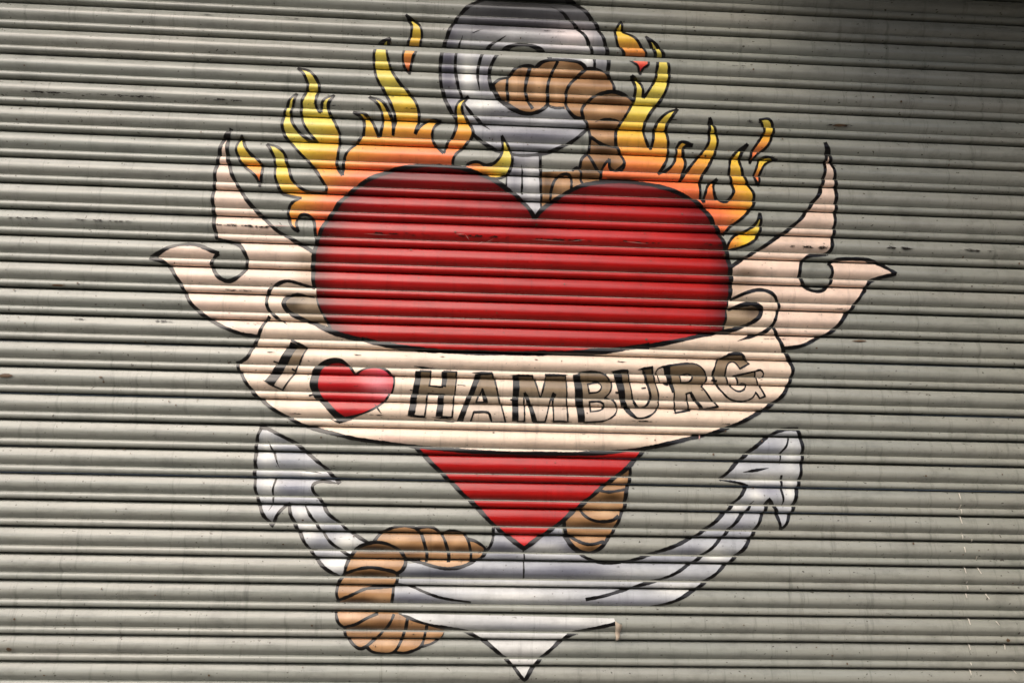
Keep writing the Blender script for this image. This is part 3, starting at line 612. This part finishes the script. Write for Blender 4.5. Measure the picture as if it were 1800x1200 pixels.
lines(fm, [(P('657,710 670,726'), 3.5, 1, 1), (P('544,695 552,693'), 3), (P('582,737 597,741 626,736'), 4, 1, 1)], 15)
o = fm.build('small_heart', banner); o['label'] = 'small red heart with pink highlight standing for love'

# ---- torn corner of the film curling away from the slat
vx, vn, vf = [], [], []
A = (1080, 1088)
for i in range(9):
    a = i / 8
    for j in range(5):
        b = j / 4
        px = 1080 + 12 * b * (1 - 0.55 * a) + 1.5 * a; py = 1089 + 34 * a + 6 * b * (1 - a)
        x, z = to_plane(px, py); p, n = surface(x, z, 0.0006)
        lift = 0.010 * math.sin(math.pi * min(1.0, b * 0.8 + 0.1)) * (1 - 0.6 * a) + 0.004
        vx.append((p.x, min(p.y, -0.008) - lift, p.z))
for i in range(8):
    for j in range(4):
        q = i * 5 + j; vf.append((q, q + 5, q + 6, q + 1))
o = link('peeled_corner', vx, vf, plain('film_back', (188, 172, 152), 0.5), mural)
o['label'] = 'torn film corner curling off the slat at the lower right'


# ------------------------------------------------------------------ wear on the shutter
def ragged(fm, x0, x1, y0, y1, thick, dens, colf, layer, seed):
    """broken rubbed line made of small slivers"""
    r = random.Random(seed)
    n = int((x1 - x0) * dens)
    for _ in range(n):
        f = r.random(); x = x0 + (x1 - x0) * f
        y = y0 + (y1 - y0) * f + r.gauss(0, thick * 0.35)
        l = r.uniform(1.5, 9.0); h = r.uniform(0.25, 0.9) * min(1, thick * 0.5) * (1 - abs(2 * f - 1) ** 3)
        if h < 0.12 or math.sin(x * 0.21 + seed) + 0.6 * math.sin(x * 0.67 + seed * 2.3) < -0.25: continue
        l *= 0.6
        s = (y1 - y0) / max(1.0, x1 - x0)
        fm.add_polys([[(x - l, y - l * s), (x - l * 0.3, y - h - l * s * .3), (x + l * 0.4, y - h * 0.8 + l * s * .4), (x + l, y + l * s), (x + l * 0.2, y + h), (x - l * 0.5, y + h * 0.7)]], colf, layer, 40)
dark = flat((34, 29, 24)); brown = flat((92, 72, 52)); pale = flat((214, 208, 194)); faded = flat((196, 150, 140)); greyline = flat((120, 112, 100))
sc = Film(); L = 17
for i, (x0, x1, y0, y1, th, de) in enumerate([
    (38, 128, 161, 165, 1.6, 1.3), (150, 287, 166, 172, 1.7, 1.2), (355, 437, 174, 178, 1.7, 1.2), (528, 596, 182, 186, 1.0, .8), (25, 50, 11, 12, 1.2, .8), (178, 240, 17, 22, 1.0, .7), (345, 395, 27, 29, 1.0, .8), (488, 548, 33, 36, 1.0, .8),
    (0, 96, 383, 385, 2.2, .7), (128, 240, 386, 391, 2.0, .7), (352, 440, 394, 398, 1.8, .7), (400, 505, 396, 402, 2.0, .8), (520, 546, 400, 401, 1.2, 1.2), (640, 762, 408, 414, 1.6, .6), (800, 905, 414, 417, 2.0, .8), (925, 1042, 419, 423, 2.0, .8), (1080, 1165, 423, 428, 1.8, .7), (1235, 1278, 428, 432, 1.6, .8),
    (1383, 1462, 432, 436, 2.2, 1.1), (1555, 1616, 436, 438, 2.4, 1.2), (1683, 1746, 440, 442, 2.2, 1.0), (1312, 1342, 213, 216, 1.4, 1.3), (1448, 1500, 220, 222, 1.8, .8), (1166, 1190, 210, 211, 1.2, 1.2), (1268, 1322, 117, 119, 1.0, .7), (1510, 1560, 118, 120, 1.0, .6),
    (457, 486, 619, 620, 1.0, 1.2), (622, 642, 624, 625, 1.0, 1.2), (772, 797, 627, 629, 1.0, 1.2), (936, 946, 632, 633, 1.0, 1.5), (1084, 1100, 636, 637, 1.0, 1.2), (505, 537, 725, 726, 1.0, 1.2), (640, 692, 727, 729, 1.2, 1.0), (797, 822, 676, 678, 1.0, 1.0), (1105, 1155, 738, 740, 1.2, 1.0), (1258, 1292, 743, 744, 1.0, 1.0),
    (390, 450, 509, 511, 1.0, .9), (425, 466, 569, 570, 1.0, 1.0), (1462, 1500, 542, 543, 1.0, .9), (1340, 1390, 596, 597, 1.0, 1.0), (272, 306, 565, 566, 1.2, .9), (115, 155, 560, 562, 1.2, 1.0), (272, 300, 564, 565, 1.2, 1.0), (640, 668, 408, 410, 1.0, .6), (708, 735, 190, 192, 1.0, 1.0), (940, 1000, 55, 58, 1.0, .8), (865, 920, 196, 199, 1.0, .6), (1600, 1690, 603, 606, 1.2, .5), (560, 610, 820, 822, 1.2, .3), (75, 170, 874, 880, 1.2, .5), (60, 130, 828, 832, 1.0, .5), (160, 250, 832, 836, 1.0, .4)]):
    ragged(sc, x0, x1, y0, y1, th, de * 0.8, dark, L, i)
o = sc.build('scuff_marks', shutter); o['kind'] = 'stuff'; o['label'] = 'dark rubbed dashes along the slats'
ru = Film()
for i, (x, y, a, b) in enumerate([(12, 660, 13, 3.2), (179, 663, 4, 1.6), (104, 501, 13, 1.6), (1512, 600, 14, 1.6), (1475, 221, 16, 2.0), (172, 1007, 4, 1.6), (18, 1139, 5, 4), (1770, 1124, 4, 2.5), (1180, 1075, 4, 2)]):
    r = random.Random(i)
    ru.add_polys([[(x + a * r.uniform(.7, 1.1) * math.cos(t), y + b * r.uniform(.6, 1.1) * math.sin(t)) for t in [6.283 * q / 11 for q in range(11)]]], brown, L, 40)
for i in range(150):                                # scattered grime spots
    r = random.Random(500 + i); x, y = r.uniform(0, 1800), r.uniform(60, 1195); a = r.uniform(.8, 2.2); b = r.uniform(.6, 1.8)
    ru.add_polys([[(x + a * math.cos(t), y + b * math.sin(t)) for t in [6.283 * q / 7 for q in range(7)]]], brown, L + 1, 40)
o = ru.build('rust_spots', shutter); o['kind'] = 'stuff'; o['label'] = 'brown rust spots on the slats'
wh = Film()
for i, (x, y, h, s) in enumerate([(1687, 872, 9, 0), (1688, 893, 16, 0), (1690, 915, 10, 0), (1691, 940, 12, 0), (1694, 965, 8, 0), (1697, 1003, 8, 0), (1698, 1021, 4, 0), (1698.5, 1032, 5, 0), (1699, 1048, 6, 0), (1703, 1093, 8, 0), (1705, 1138, 7, 0), (1705.5, 1165, 6, 0), (1706.5, 1181, 9, 0), (1722, 1004, 8, 3), (1736, 1049, 7, 4), (1752, 1095, 6, 4), (1767, 1138, 6, -2), (1784, 1181, 6, 5), (1716, 980, 10, 2), (1708, 950, 8, 2)]):
    w = 1.1
    wh.add_polys([[(x - s / 2 - w, y - h / 2), (x - s / 2 + w, y - h / 2), (x + s / 2 + w * .7, y + h / 2), (x + s / 2 - w * .5, y + h / 2)]], pale, L + 2, 40)
for i, (x0, y0, x1, y1, w) in enumerate([(838, 431, 870, 418, 0.7), (818, 412, 826, 421, .6), (800, 412, 818, 412, .5), (933, 420, 1000, 424, .5), (640, 410, 690, 413, .45), (1000, 424, 1030, 421, .45), (1095, 424, 1140, 428, .45), (470, 397, 515, 399, .6), (1228, 774, 1231, 765, 1.2), (505, 725, 520, 726, .4)]):
    dx, dy = x1 - x0, y1 - y0; l = math.hypot(dx, dy); nx, ny = -dy / l * w, dx / l * w
    wh.add_polys([[(x0, y0), ((x0 + x1) / 2 + nx, (y0 + y1) / 2 + ny), (x1, y1), ((x0 + x1) / 2 - nx, (y0 + y1) / 2 - ny)]], faded, L + 3, 40)
o = wh.build('paint_drips', shutter); o['kind'] = 'stuff'; o['label'] = 'thin whitish drips and scratches on the slats'
